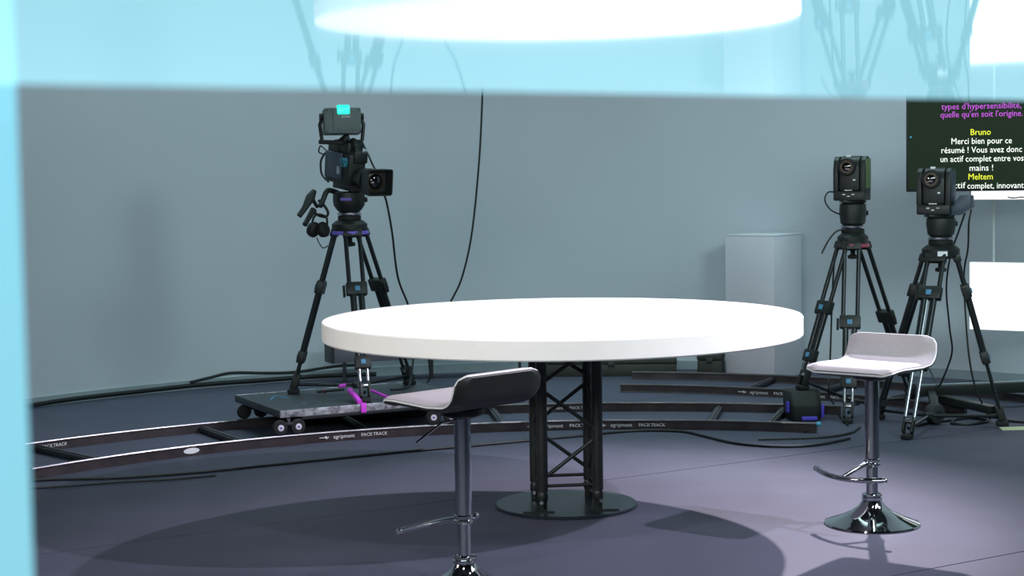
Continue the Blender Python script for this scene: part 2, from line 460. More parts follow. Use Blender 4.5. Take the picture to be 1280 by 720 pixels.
# ================================================================== CURVED DOLLY TRACKS
def track(center, radii, a0, a1, ties, label, name='dolly_track'):
    mid = math.radians((a0 + a1) / 2)
    rm = sum(radii) / 2
    t = thing(name, (center[0] + rm * math.cos(mid), center[1] + rm * math.sin(mid), 0), label, 'dolly track', 'curved dolly tracks around the table')
    pt = lambda r, a, z: V((center[0] + r * math.cos(a), center[1] + r * math.sin(a), z))
    rails = []
    n = 60
    for r in radii:
        ang = [math.radians(a0 + (a1 - a0) * i / n) for i in range(n + 1)]
        sec = [(-0.014, 0.0), (-0.014, 0.006), (-0.007, 0.010), (-0.007, 0.044), (-0.012, 0.050), (-0.012, 0.058), (0.012, 0.058), (0.012, 0.050), (0.007, 0.044), (0.007, 0.010), (0.014, 0.006), (0.014, 0.0)]
        # box face towards the centre, lipped above and below
        sec = [(-0.018, 0.0), (-0.018, 0.005), (-0.013, 0.008), (-0.013, 0.046), (-0.016, 0.049), (-0.016, 0.054), (0.016, 0.054), (0.016, 0.0)]
        m = len(sec); vs = [pt(r + x, a, z) for a in ang for x, z in sec]
        fs = [(i * m + k, i * m + (k + 1) % m, (i + 1) * m + (k + 1) % m, (i + 1) * m + k) for i in range(n) for k in range(m)]
        fs += [tuple(range(m)), tuple(reversed(range(n * m, n * m + m)))]
        ra = MB().add(vs, fs).build('rail', 'rail', t)
        MB().tube([pt(r - 0.007, a, 0.056) for a in ang], 0.0075, 8).build('running_edge', 'rail_top', ra)
        rails.append(ra)
    for a in ties:
        a = math.radians(a); er = V((math.cos(a), math.sin(a), 0)); et = V((-er.y, er.x, 0))
        rot = frame(er, et, V((0, 0, 1)))
        tie = MB().box(pt(rm, a, 0.024), (radii[1] - radii[0] - 0.036, 0.05, 0.028), rot).build('cross_tie', 'tie', t, bevel=0.004)
        MB().box(pt(rm, a, 0.041), (radii[1] - radii[0] - 0.04, 0.016, 0.006), rot).build('tie_rib', 'rail', tie)
    return t, rails, pt


TC = (0.40, 6.50)
R1, R2 = 3.88, 4.66
def ang_of(px, py, z=0.0, c=TC):
    p = fl(px, py, z); return math.degrees(math.atan2(p.y - c[1], p.x - c[0]))
aL = ang_of(33, 598); aR = ang_of(1021, 541)
ties = [ang_of(92, 575), ang_of(276, 549), ang_of(445, 535), ang_of(606, 505), ang_of(896, 520), ang_of(972, 525)]
trk, rails, tpt = track(TC, (R1, R2), aL, aR, ties, 'long curved dolly track with two rails sweeping behind the round table')
ea = math.radians(aR)
MB().lathe([(0.010, 0), (0.014, 0.004), (0.014, 0.02), (0.010, 0.026)], tpt(R1, ea, 0.055), (math.sin(ea), -math.cos(ea), 0), 14).build('end_cap', 'cyan_cap', rails[0])
MB().cyl(tpt(R1 - 0.016, ea + 0.015, 0.02), tpt(R1 - 0.05, ea + 0.015, 0.012), 0.007, 10).build('locking_pin', 'rubber', rails[0])


def track_print(rail, pt, r, px, py, parts, c):
    a0 = math.radians(ang_of(px, py, 0.027, c))

    def here(off):                # tangent frame on the inner face, off metres along the rail
        a = a0 - off / r
        er = V((math.cos(a), math.sin(a), 0)); et = V((er.y, -er.x, 0))
        return pt(r - 0.0185, a, 0.028), frame(et, V((0, 0, 1)), -er), et
    if 'logo' in parts:
        p, rot, et = here(-0.115)
        text('egripment', 0.033, p - V((rot[0][2], rot[1][2], 0)) * -0.0008, rot, 'print_white', rail, 'lettering', sx=1.0)
        mb = MB(); p, rot, et = here(-0.24)
        mb.box(p, (0.06, 0.004, 0.003), rot); mb.box(p + et * 0.012, (0.012, 0.018, 0.003), rot @ Matrix.Rotation(0.78, 3, 'Z'))
        mb.build('arrow_print', 'print_white', rail)
    for body, off in (('PACK', 0.03), ('TRACK', 0.115)):
        p, rot, et = here(off)
        text(body, 0.028, p, rot, 'print_white', rail, 'lettering', sx=1.0)


for (px, py, which, r, parts) in ((72, 563, 1, R2, ''), (455, 545, 0, R1, 'logo'), (712, 529, 0, R1, 'logo'), (800, 528, 0, R1, 'logo'), (712, 507, 1, R2, 'logo')):
    track_print(rails[which], tpt, r, px, py, parts, TC)
a = math.radians(ang_of(255, 568, 0.03)); er = V((math.cos(a), math.sin(a), 0)); et = V((er.y, -er.x, 0))
oval = [(0.05 * math.cos(k * math.pi / 10), 0.017 * math.sin(k * math.pi / 10)) for k in range(20)]
MB().prism(oval, 0, 0.002, lambda p: tpt(R1 - 0.0185, a, 0.03) + et * p.x + V((0, 0, p.y)) - er * p.z).build('sticker', 'print_white', rails[0])

C2 = (0.18, 8.87)
trk2, rails2, tpt2 = track(C2, (3.30, 4.05), 79.5, 34.0, [64.0, 55.5, 46.0], 'short curved dolly track section by the wall behind the grey tripod')
for px, py in ((968, 492), (1050, 494)):
    track_print(rails2[0], tpt2, 3.30, px, py, 'logo', C2)


# ================================================================== DOLLY PLATFORM
DZ = 0.205
dc = fl(350, 514, DZ)
du = V((0.890, 0.456, 0)); dv = V((-0.456, 0.890, 0)); DR = frame(du, dv, V((0, 0, 1)))
dl, dd = 1.28, 0.86
dolly = thing('camera_dolly', dc + du * dl / 2 + dv * dd / 2 - Z(DZ - 0.062), 'flat black wheeled dolly platform riding on the long track', 'dolly')
dctr = dc + du * dl / 2 + dv * dd / 2
MB().box(dctr - Z(0.012), (dl - 0.008, dd - 0.008, 0.022), DR).build('deck', 'deck', dolly, bevel=0.003)
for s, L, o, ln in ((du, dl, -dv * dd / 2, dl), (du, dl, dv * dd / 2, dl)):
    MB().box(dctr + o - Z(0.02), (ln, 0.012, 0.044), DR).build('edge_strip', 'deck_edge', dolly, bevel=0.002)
for o in (-du * dl / 2, du * dl / 2):
    MB().box(dctr + o - Z(0.02), (0.012, dd, 0.044), DR).build('edge_strip', 'deck', dolly, bevel=0.002)
MB().box(dctr - dv * (dd / 2 - 0.02) + du * 0.05 - Z(0.052), (dl * 0.86, 0.05, 0.022), DR).build('side_beam', 'tie', dolly, bevel=0.003)
MB().box(dctr + dv * (dd / 2 - 0.05) - Z(0.052), (dl * 0.86, 0.05, 0.022), DR).build('side_beam', 'tie', dolly, bevel=0.003)


def bogie(px, py, r, swing=0.056, hub=1):
    # a pair of skate wheels on a swivelling fork, standing on a rail of the track
    a = math.atan2(fl(px, py, 0.06).y - TC[1], fl(px, py, 0.06).x - TC[0])
    er = V((math.cos(a), math.sin(a), 0)); et = V((er.y, -er.x, 0))
    c = tpt(r - 0.007, a, 0.0635 + 0.046)
    b = MB().box(c + Z(0.018), (0.075, 0.03, 0.018), frame(et, er, V((0, 0, 1)))).build('wheel_fork', 'tie', dolly, bevel=0.004)
    MB().cyl(c + Z(0.02), c + Z(DZ - 0.045 - c.z + 0.0), 0.011, 12).build('swivel_post', 'steel', b)
    for s in (-1, 1):
        w = c + et * swing * s
        ax_ = -er * hub
        wh = MB().lathe([(0.030, -0.020), (0.043, -0.016), (0.046, -0.006), (0.046, 0.008), (0.042, 0.016), (0.024, 0.017)], w, ax_, 24).build('wheel', 'rubber', b)
        BASE[wh] = V((0, 0, 0))
        MB().lathe([(0.019, 0.0165), (0.019, 0.021), (0.016, 0.022)], w, ax_, 20).build('wheel_hub', 'hub_white', b)
        MB().lathe([(0.007, 0.0215), (0.006, 0.025)], w, ax_, 12).build('hub_bolt', 'purple', b)


bogie(384, 553, R1); bogie(557, 534, R1); bogie(340, 533, R2, hub=-1); bogie(505, 517, R2, hub=-1)
# tape remnants on the deck
MB().tube(smoothpath([fl(338, 500, DZ + 0.001), fl(345, 495, DZ + 0.001), fl(354, 497, DZ + 0.001), fl(361, 498, DZ + 0.001)], 5), 0.004, 6).build('tape_mark', 'blue_label', dolly)
MB().box(fl(380, 504, DZ + 0.0005), (0.03, 0.015, 0.001), DR).build('tape_mark', 'blue_label', dolly)


# ================================================================== TRIPODS
def tripod(hub, feet, label, band, t1, t2, sheen_mats, foot_size=0.10, spread=None, hubr=0.10, sep=0.045, midmat='carbon', shoes=False):
    base = V((sum(f[0] for f in feet) / 3, sum(f[1] for f in feet) / 3, min(f[2] for f in feet)))
    t = thing('camera_tripod', base, label, 'tripod', 'studio camera tripods')
    hub = V(hub)
    MB().lathe([(hubr * 0.70, -0.055), (hubr * 0.95, -0.045), (hubr, -0.03), (hubr, 0.005), (hubr * 0.82, 0.022), (hubr * 0.72, 0.03)], hub, seg=24).build('bowl', 'cam_dark', t)
    if band: MB().lathe([(hubr * 1.04, -0.062), (hubr * 1.08, -0.058), (hubr * 1.08, -0.042), (hubr * 1.04, -0.038)], hub, seg=24).build('bowl_band', band, t)
    MB().lathe([(0.012, -0.14), (0.034, -0.135), (0.034, -0.115), (0.016, -0.11), (0.016, -0.05)], hub, seg=16).build('bowl_clamp', 'rubber', t)
    for f, lm in zip(feet, sheen_mats):  # tubes are alike; the front leg's reflection is put in as steel colour
        f = V(f); out = (f - hub); out.z = 0; out.normalize(); side = V((-out.y, out.x, 0))
        A = hub + out * (hubr * 0.78) - Z(0.03)
        G = f + Z(foot_size * 0.35)
        ax = (G - A).normalized(); L = (G - A).length
        nrm = ax.cross(side).normalized(); rot = frame(side, nrm, ax)
        P = lambda s, o=0, k=0: A + ax * (L * s) + side * o + nrm * k
        leg = MB().box(P(0.02), (2 * sep + 0.03, 0.045, 0.05), rot).build('leg', 'cam_dark', t, bevel=0.006)
        for s in (-1, 1):
            MB().cyl(P(0.03, s * sep), P(t1, s * sep), 0.0142, 12).build('upper_tube', 'carbon', leg)
            MB().cyl(P(t1 - 0.02, s * sep * 0.62), P(t2, s * sep * 0.55), 0.0195, 12).build('middle_tube', midmat, leg)
            if midmat == 'steel' or lm == 'steel':
                MB().cyl(P(t1, s * sep * 0.22), P(t2, s * sep * 0.22), 0.006, 8).build('inner_tube', 'steel', leg)
            MB().cyl(P(t2 - 0.05, s * sep * 0.55), P(0.93, s * sep * 0.55), 0.0105, 12).build('lower_tube', lm, leg)
        k1 = MB().box(P(t1), (2 * sep + 0.042, 0.052, 0.085), rot).build('clamp', 'cam_dark', leg, bevel=0.008)
        MB().box(P(t1 + 0.005, 0, 0.03), (0.032, 0.012, 0.032), rot).build('clamp_badge', 'blue_label', leg, bevel=0.002)
        MB().box(P(t1 + 0.01, -(sep + 0.034), -0.012), (0.014, 0.03, 0.075), rot).build('clamp_lever', 'rubber', leg, bevel=0.003)
        MB().box(P(t2), (2 * sep + 0.012, 0.05, 0.08), rot).build('clamp', 'cam_dark', leg, bevel=0.008)
        MB().box(P(t2, 0, 0.028), (0.03, 0.008, 0.03), rot).build('clamp_badge', 'blue_label', leg, bevel=0.002)
        # foot: two cheeks and a rubber pad
        for s in (-1, 1):
            MB().box(P(0.955, s * 0.026), (0.015, 0.045, foot_size), rot).build('foot_cheek', 'cam_dark', leg, bevel=0.004)
        MB().box(P(0.935), (0.05, 0.038, 0.02), rot).build('foot_bridge', 'steel', leg, bevel=0.003)
        MB().box(f + Z(0.016), (0.075, 0.06, 0.03), Matrix.Rotation(math.atan2(out.y, out.x), 3, 'Z')).build('rubber_foot', 'rubber', leg, bevel=0.008)
    if spread is not None:
        sc, mat = spread; sc = V(sc)
        sp = MB().lathe([(0.022, -0.02), (0.03, -0.012), (0.03, 0.012), (0.022, 0.02)], sc, seg=16).build('spreader_hub', 'cam_dark', t)
        for f in feet:
            f = V(f); e = f + Z(0.06); e = e + (sc - e).normalized() * 0.03
            MB().cyl(sc, e, 0.0105, 10).build('spreader_arm', mat, sp)
    return t, hub


def fluid_head(t, hub, w=0.10, h=0.13, badge=None):
    MB().lathe([(0.072, 0.03), (0.075, 0.034), (0.075, 0.055), (0.07, 0.06)], hub, seg=24).build('head_base', 'rubber', t)
    MB().lathe([(0.076, 0.062), (0.078, 0.066), (0.078, 0.076), (0.074, 0.08)], hub, seg=28).build('silver_ring', 'steel', t)
    hd = MB().lathe([(0.062, 0.08), (0.08, 0.095), (w * 0.95, 0.125), (w, 0.16), (w * 0.97, 0.08 + h), (w * 0.8, 0.09 + h)], hub, seg=20).build('fluid_head', 'cam_dark', t)
    if badge: MB().box(hub + V((-0.01, -w - 0.002, 0.165)), (0.068, 0.01, 0.018), Matrix.Rotation(0.05, 3, 'Z')).build('head_badge', badge, hd, bevel=0.002)
    MB().cyl(hub + V((w * 0.9, 0, 0.16)), hub + V((w * 1.12, 0, 0.16)), 0.016, 12).build('drag_knob', 'rubber', hd)
    return hd


# --- tripod on the dolly
Y1 = 10.75
hub1 = at(437, 281, Y1)
feet1 = [fl(367, 492, DZ), fl(457, 503, DZ), fl(512, 481, DZ)]
sc1 = V(((feet1[0].x + feet1[1].x + feet1[2].x) / 3, (feet1[0].y + feet1[1].y + feet1[2].y) / 3, DZ + 0.055))
tp1, _ = tripod(hub1, feet1, 'black tripod with violet collar standing on the dolly platform', 'violet_band', 0.36, 0.80, ('carbon', 'steel', 'carbon'), spread=(sc1, 'carbon'), hubr=0.115)
hd1 = fluid_head(tp1, hub1, 0.105, 0.125, 'violet_band')
# magenta quick-release straps on the spreader
MB().tube([fl(437, 488, 0.26), fl(443, 494, 0.25), fl(450, 503, 0.215)], 0.017, 8).build('strap', 'magenta', tp1)
se = dc + du * (fl(449, 504, DZ) - dc).dot(du) - dv * 0.012
MB().box(se - Z(0.02), (0.035, 0.012, 0.06), DR).build('strap', 'magenta', tp1, bevel=0.003)
MB().tube([fl(464, 488, 0.25), fl(486, 497, 0.225)], 0.009, 8).build('strap', 'magenta', tp1)
MB().tube([fl(424, 483, 0.255), fl(434, 481, 0.26)], 0.012, 8).build('strap', 'magenta', tp1)
MB().tube([fl(396, 490, 0.235), fl(430, 487, 0.24)], 0.008, 8).build('spreader_handle', 'rubber', tp1)
MB().lathe([(0.006, -0.01), (0.014, -0.005), (0.014, 0.006), (0.006, 0.012)], fl(406, 489, 0.235), (1, 0.2, 0), 12).build('spreader_knob', 'red_knob', tp1)

# pan bars with lens controls on the head
pb = MB().tube(smoothpath([hub1 + V((-0.06, 0, 0.20)), at(413, 238, Y1 - 0.05), at(408, 240, Y1 - 0.1), at(403, 252, Y1 - 0.12), at(400, 258, Y1 - 0.14)], 5), 0.017, 10).build('pan_bar', 'cam_dark', hd1)
MB().tube([at(393, 238, Y1 - 0.18), at(388, 247, Y1 - 0.2), at(381, 260, Y1 - 0.24), at(374, 270, Y1 - 0.27)], [0.016, 0.03, 0.019, 0.017], 12).build('zoom_grip', 'cam_dark', tp1)
MB().tube([at(392, 262, Y1 - 0.16), at(386, 272, Y1 - 0.2), at(381, 281, Y1 - 0.24)], [0.022, 0.017, 0.017], 12).build('focus_grip', 'cam_dark', tp1)
MB().tube([at(389, 246, Y1 - 0.18), at(396, 258, Y1 - 0.15), at(402, 256, Y1 - 0.12)], 0.013, 10).build('grip_bracket', 'cam_dark', tp1)
MB().tube(smoothpath([at(398, 250, Y1 - 0.12), at(406, 258, Y1 - 0.11), at(410, 266, Y1 - 0.1), at(407, 271, Y1 - 0.1), at(398, 269, Y1 - 0.12), at(391, 264, Y1 - 0.15)], 5), 0.009, 8).build('control_cable', 'cable', tp1)

# headphones hung on the pan bar
hp0 = at(399, 280, Y1 - 0.14)
hph = thing('headphones', hp0 - Z(0.1), 'black headphones hanging from the pan bar of the dolly camera', 'headphones')
MB().tube(smoothpath([at(390, 284, Y1 - 0.16), at(392, 272, Y1 - 0.15), at(399, 268, Y1 - 0.14), at(408, 272, Y1 - 0.12), at(409, 284, Y1 - 0.12)], 5), 0.007, 8).build('headband', 'rubber', hph)
for (px, py, dx) in ((392, 287, -0.35), (404, 287, 0.35)):
    c = at(px, py, Y1 - 0.14)
    q = V((1.0, -0.5, dx)).normalized()
    cup = MB().lathe([(0.022, -0.028), (0.044, -0.024), (0.05, -0.006), (0.05, 0.012), (0.04, 0.024), (0.02, 0.027)], c, q, 20).build('ear_cup', 'rubber', hph)
MB().tube(smoothpath([at(396, 297, Y1 - 0.14), at(399, 304, Y1 - 0.14), at(404, 310, Y1 - 0.13), at(410, 307, Y1 - 0.1)], 5), 0.004, 6).build('headphone_lead', 'cable', hph)

# --- broadcast camera on that tripod
yaw = math.radians(36); pit = math.radians(7)
cf = V((math.sin(yaw) * math.cos(pit), -math.cos(yaw) * math.cos(pit), -math.sin(pit)))
cs = V((math.cos(yaw), math.sin(yaw), 0)); cu_ = cs.cross(cf); 
if cu_.z < 0: cu_ = -cu_
CR = frame(cf, cs, cu_)
cb = at(433, 210, Y1)
bc = thing('broadcast_camera', hub1 + Z(0.21), 'broadcast camera with boxy viewfinder and large zoom lens on the dolly tripod', 'video camera')
L = lambda a, b, c: cb + cf * a + cs * b + cu_ * c
body = MB().box(L(-0.03, 0.01, 0.0), (0.30, 0.125, 0.20), CR).build('body', 'cam_dark', bc, bevel=0.012)
MB().box(L(-0.06, -0.060, 0.015), (0.20, 0.022, 0.17), CR).build('side_panel', 'cam_blue', body, bevel=0.008)
MB().box(L(0.02, -0.072, -0.01), (0.035, 0.006, 0.05), CR).build('control_plate', 'steel', body, bevel=0.002)
MB().box(L(0.03, 0.0, -0.115), (0.24, 0.09, 0.04), CR).build('mount_plate', 'cam_dark', bc, bevel=0.006)
MB().box(L(-0.10, 0, 0.115), (0.12, 0.10, 0.05), CR).build('rear_pack', 'cam_dark', bc, bevel=0.008)
MB().tube(smoothpath([L(-0.14, -0.02, 0.10), L(-0.13, -0.02, 0.155), L(0.0, -0.01, 0.165), L(0.10, 0, 0.15), L(0.12, 0, 0.10)], 5), 0.014, 10).build('carry_handle', 'cam_dark', bc)
MB().lathe([(0.012, -0.025), (0.022, -0.02), (0.022, 0.02), (0.014, 0.025)], L(0.09, -0.075, 0.055), cs, 14).build('side_knob', 'cam_teal', bc)
MB().box(L(0.085, -0.07, 0.032), (0.05, 0.03, 0.03), CR).build('focus_block', 'cam_teal', bc, bevel=0.004)
MB().tube(smoothpath([L(-0.16, -0.07, 0.08), L(-0.2, -0.075, 0.02), L(-0.18, -0.075, -0.06), L(-0.1, -0.07, -0.1)], 6), 0.007, 8).build('body_cable', 'cable', bc)
MB().tube(smoothpath([L(-0.17, -0.06, 0.10), L(-0.22, -0.07, 0.12), L(-0.24, -0.07, 0.08), L(-0.19, -0.07, 0.07)], 6), 0.005, 8).build('cable_loop', 'cable', bc)
lens = MB().lathe([(0.05, 0.0), (0.062, 0.01), (0.062, 0.06), (0.07, 0.065), (0.07, 0.10), (0.075, 0.12)], L(0.12, 0.03, -0.05), cf, 28).build('zoom_lens', 'cam_dark', bc)
hood_c = L(0.315, 0.03, -0.052)
# square sunshade: open frustum with a front glass inside
def ring(c, w, h, r, n=5):
    out = []
    for (sx, sy, a0) in ((1, 1, 0), (-1, 1, 90), (-1, -1, 180), (1, -1, 270)):
        for k in range(n):
            a = math.radians(a0 + 90 * k / (n - 1))
            out.append(c + cs * (sx * (w - r) + r * math.cos(a)) + cu_ * (sy * (h - r) + r * math.sin(a)))
    return out
rings = [ring(hood_c - cf * 0.05, 0.06, 0.056, 0.03), ring(hood_c - cf * 0.03, 0.085, 0.078, 0.02), ring(hood_c + cf * 0.055, 0.093, 0.084, 0.018), ring(hood_c + cf * 0.055, 0.085, 0.076, 0.014), ring(hood_c - cf * 0.01, 0.075, 0.068, 0.02)]
m = len(rings[0]); vs = [p for r in rings for p in r]
fs = [(i * m + k, i * m + (k + 1) % m, (i + 1) * m + (k + 1) % m, (i + 1) * m + k) for i in range(len(rings) - 1) for k in range(m)] + [tuple(range(m)), tuple(range((len(rings) - 1) * m, len(rings) * m))]
MB().add(vs, fs).build('sunshade', 'cam_dark', lens)
MB().lathe([(0.064, -0.02), (0.066, 0.0), (0.052, 0.006)], hood_c - cf * 0.008, cf, 28).build('lens_rim', 'lens_ring', lens)
MB().lathe([(0.051, 0.0), (0.046, 0.008), (0.03, 0.015), (0.01, 0.018)], hood_c - cf * 0.004, cf, 28).build('front_glass', 'glass_lens', lens)
MB().box(at(438, 186, Y1), (0.14, 0.12, 0.09), CR).build('top_block', 'cam_dark', bc, bevel=0.012)
MB().box(at(447, 196, Y1 - 0.06), (0.10, 0.10, 0.08), CR).build('lens_drive', 'cam_dark', bc, bevel=0.012)
# viewfinder on a yoke above
vf = at(427, 152, Y1 - 0.02)
vy = math.radians(12); vr = V((math.cos(vy), math.sin(vy), 0)); vd = V((math.sin(vy), -math.cos(vy), 0)); VR = frame(vr, -vd, V((0, 0, 1))) @ Matrix.Rotation(math.radians(-4), 3, 'X')
vb = MB().box(vf, (0.235, 0.14, 0.165), VR).build('viewfinder', 'cam_grey', bc, bevel=0.012)
VL = lambda a, b, c: vf + VR @ V((a, b, c))
MB().box(VL(0.012, -0.073, 0.004), (0.15, 0.012, 0.135), VR).build('viewfinder_door', 'cam_grey', vb, bevel=0.004)
text('SONY', 0.017, VL(0.02, -0.0805, 0.022), VR @ Matrix.Rotation(math.pi / 2, 3, 'X'), 'print_white', vb, 'lettering', sx=1.3)
for sx in (-0.1, 0.11):
    for sz in (-0.068, 0.066):
        MB().lathe([(0.006, 0), (0.005, 0.003)], VL(sx, -0.0705, sz), vd, 10).build('screw', 'cam_dark', vb)
MB().box(VL(0.005, -0.06, 0.068), (0.082, 0.06, 0.062), VR).build('tally_light', 'tally', vb, bevel=0.010)
for s in (-1, 1):
    MB().tube([VL(s * 0.125, 0, 0.02), VL(s * 0.14, 0, -0.02), VL(s * 0.128, 0, -0.125)], 0.012, 8).build('yoke_arm', 'cam_dark', vb)
    MB().lathe([(0.02, -0.012), (0.025, 0), (0.02, 0.012)], VL(s * 0.13, 0, 0.03), vr, 16).build('tilt_knob', 'cam_dark', vb)
MB().tube([VL(-0.15, 0, -0.128), VL(0.0, 0, -0.135), VL(0.13, 0, -0.13)], 0.014, 8).build('yoke_bar', 'cam_dark', vb)
MB().tube([VL(0.0, 0, -0.13), L(-0.02, -0.0, 0.20), L(0.0, 0, 0.15)], 0.03, 10).build('viewfinder_mount', 'cam_dark', bc)
MB().tube([VL(0.07, 0, -0.13), L(0.06, 0.02, 0.17), L(0.10, 0.02, 0.09)], 0.026, 10).build('viewfinder_arm', 'cam_dark', bc)
MB().lathe([(0.012, -0.02), (0.018, -0.014), (0.018, 0.014), (0.012, 0.02)], at(455, 190, Y1 - 0.08), cs, 12).build('silver_knob', 'steel', bc)
MB().tube(smoothpath([at(452, 176, Y1), at(461, 195, Y1 - 0.1), at(468, 210, Y1 - 0.15), at(474, 216, Y1 - 0.2)], 6), 0.006, 8).build('lens_cable', 'cable', bc)


# --- robotic pan-tilt cameras
def ptz(c, yaw, label, side_mat, wide=False, loc=None):
    t = thing('robotic_camera', loc, label, 'video camera', 'robotic cameras on tripods')
    r = V((math.cos(yaw), math.sin(yaw), 0)); b = V((-math.sin(yaw), math.cos(yaw), 0)); R = frame(r, b, V((0, 0, 1)))
    c = V(c); P = lambda x, y, z: c + R @ V((x, y, z))
    ba = MB().box(P(0, 0, -0.115), (0.205, 0.17, 0.062), R).build('camera_base', 'cam_dark', t, bevel=0.01)
    for k in range(3):
        MB().box(P(-0.03 + 0.03 * k, -0.0865, -0.105 - 0.012 * (k % 2)), (0.018, 0.003, 0.006), R).build('indicator', 'print_white' if k < 2 else 'steel', ba)
    for s in (-1, 1):
        arm = MB().add(*arm_shape(P, s)).build('side_arm', 'cam_dark', t, bevel=0.006)
    MB().box(P(0.1075, 0.0, 0.03), (0.004, 0.115, 0.19), R).build('side_cover', side_mat, t, bevel=0.0015)
    hd = MB().lathe([(0.06, -0.066), (0.068, -0.06), (0.068, 0.06), (0.06, 0.066)], P(0, 0.01, 0.075), r, 28).build('camera_head', 'cam_dark', t)
    MB().box(P(0, -0.02, 0.0), (0.138, 0.11, 0.17), R).build('head_front', 'cam_dark', hd, bevel=0.018)
    fr = P(-0.01, -0.074, 0.072)
    fd = -b
    MB().lathe([(0.058, 0.0), (0.058, 0.02), (0.053, 0.026), (0.046, 0.026), (0.044, 0.012)], fr, fd, 32).build('lens_barrel', 'rubber', hd)
    MB().lathe([(0.043, 0.014), (0.043, 0.022), (0.034, 0.022)], fr, fd, 32).build('lens_ring', 'lens_ring', hd)
    MB().lathe([(0.033, 0.016), (0.028, 0.024), (0.01, 0.028)], fr, fd, 24).build('lens_glass', 'glass_lens', hd)
    MB().box(P(-0.005, -0.06, 0.142), (0.028, 0.02, 0.014), R).build('tally_window', 'print_white', hd, bevel=0.003)
    MB().box(P(0.035, -0.077, -0.012), (0.016, 0.004, 0.01), R).build('logo_plate', 'print_white', hd)
    MB().box(P(0.0, -0.086, -0.078), (0.05, 0.004, 0.006), R).build('logo_plate', 'steel', ba)
    if wide: 
        MB().prism([(0.03, -0.15), (0.15, -0.15), (0.22, -0.105), (0.215, -0.03), (0.15, -0.03), (0.11, -0.09), (0.03, -0.10)], -0.03, 0.075, lambda p: P(p.x, p.z, p.y)).build('side_bracket', 'cam_blue', t, bevel=0.006)
    return t, P


def arm_shape(P, s):
    poly = [(-0.075, -0.09), (0.075, -0.09), (0.075, 0.06), (0.06, 0.115), (0.03, 0.14), (-0.03, 0.14), (-0.06, 0.115), (-0.075, 0.06)]
    n = len(poly); x0, x1 = (0.072 * s, 0.105 * s)
    vs = [P(x0, y, z) for y, z in poly] + [P(x1, y, z) for y, z in poly]
    return vs, [tuple(range(n)), tuple(reversed(range(n, 2 * n)))] + [(i, i + n, (i + 1) % n + n, (i + 1) % n) for i in range(n)]


Y2 = 10.88
hub2 = at(1066, 297, Y2)
feet2 = [fl(1060, 529), at(1003, 487, 10.70), fl(1142, 508)]
tp2, _ = tripod(hub2, feet2, 'black tripod with red collar behind the white-seated bar stool', 'red_band', 0.46, 0.80, ('steel', 'carbon', 'carbon'), hubr=0.10, spread=(V((sum(f.x for f in feet2) / 3, sum(f.y for f in feet2) / 3, 0.09)), 'carbon'))
fluid_head(tp2, hub2, 0.088, 0.135)
cp2 = at(1065, 222.5, Y2)
r2, P2 = ptz(cp2, math.radians(-27), 'black robotic camera with olive side cover on the red-collared tripod', 'cam_green', loc=hub2 + Z(0.226))
MB().box(hub2 + Z(0.236), (0.15, 0.13, 0.02)).build('mount_plate', 'cam_dark', r2, bevel=0.006)
MB().tube(smoothpath([P2(-0.09, 0.03, -0.10), at(1036, 240, Y2), at(1031, 250, Y2), at(1038, 262, Y2), at(1050, 268, Y2 - 0.05)], 6), 0.005, 8).build('camera_cable', 'cable', r2)

Y3 = 10.35
hub3 = at(1176, 312, Y3)
feet3 = [fl(1134, 549), fl(1253, 532), fl(1098, 524)]
sc3 = V((sum(f.x for f in feet3) / 3, sum(f.y for f in feet3) / 3, 0.075))
tp3, _ = tripod(hub3, feet3, 'black tripod with front tubes coloured bright for their reflection, in front of the prompter screen', None, 0.22, 0.62, ('steel', 'carbon', 'carbon'), hubr=0.115, sep=0.05, spread=(sc3, 'carbon'))
fluid_head(tp3, hub3, 0.09, 0.112)
MB().box(hub3 + V((-0.02, -0.118, -0.02)), (0.06, 0.008, 0.03), Matrix.Rotation(0.0, 3, 'Z')).build('name_sticker', 'print_white', tp3)
cp3 = at(1170, 238.5, Y3)
r3, P3 = ptz(cp3, math.radians(-27), 'dark teal-sided robotic camera with side bracket in front of the prompter screen', 'cam_blue', True, loc=hub3 + Z(0.20))
MB().box(hub3 + V((-0.01, 0, 0.211)), (0.16, 0.13, 0.02)).build('mount_plate', 'cam_dark', r3, bevel=0.006)

# black padded shoe under the far foot of the red-collared tripod
sf = V(feet2[1]); ph_ = sf.z - 0.002
shoe = thing('floor_pad', (sf.x, sf.y, 0), 'black padded floor weight with blue corners under a foot of the red-collared tripod', 'floor pad')
pd = lambda w, d0, d1: [(-w, d0 + 0.05), (-w * 0.72, d0), (w * 0.72, d0), (w, d0 + 0.05), (w, d1 - 0.03), (w * 0.8, d1), (-w * 0.8, d1), (-w, d1 - 0.03)]
lo = pd(0.105, -0.13, 0.13); hi = pd(0.112, -0.05, 0.12); n_ = len(lo)
vs = [V((sf.x + x, sf.y + y, 0.0)) for x, y in lo] + [V((sf.x + x * 1.05, sf.y + y, ph_ * 0.55)) for x, y in lo] + [V((sf.x + x, sf.y + y, ph_)) for x, y in hi]
fs = [tuple(reversed(range(n_))), tuple(range(2 * n_, 3 * n_))] + [(r * n_ + i, r * n_ + (i + 1) % n_, (r + 1) * n_ + (i + 1) % n_, (r + 1) * n_ + i) for r in (0, 1) for i in range(n_)]
MB().add(vs, fs).build('pad', 'rubber', shoe, bevel=0.012)
for (dx, dy, z, w, a) in ((-0.112, -0.10, 0.09, 0.07, -0.9), (0.02, -0.142, 0.02, 0.10, 0.0), (0.112, -0.10, 0.06, 0.085, 0.9)):
    MB().box(V((sf.x + dx, sf.y + dy, z)), (w if a == 0 else 0.02, 0.014, 0.024 if a == 0 else w), Matrix.Rotation(a, 3, 'Z')).build('corner_trim', 'blue_trim', shoe, bevel=0.004)
pl = fl(986, 518)
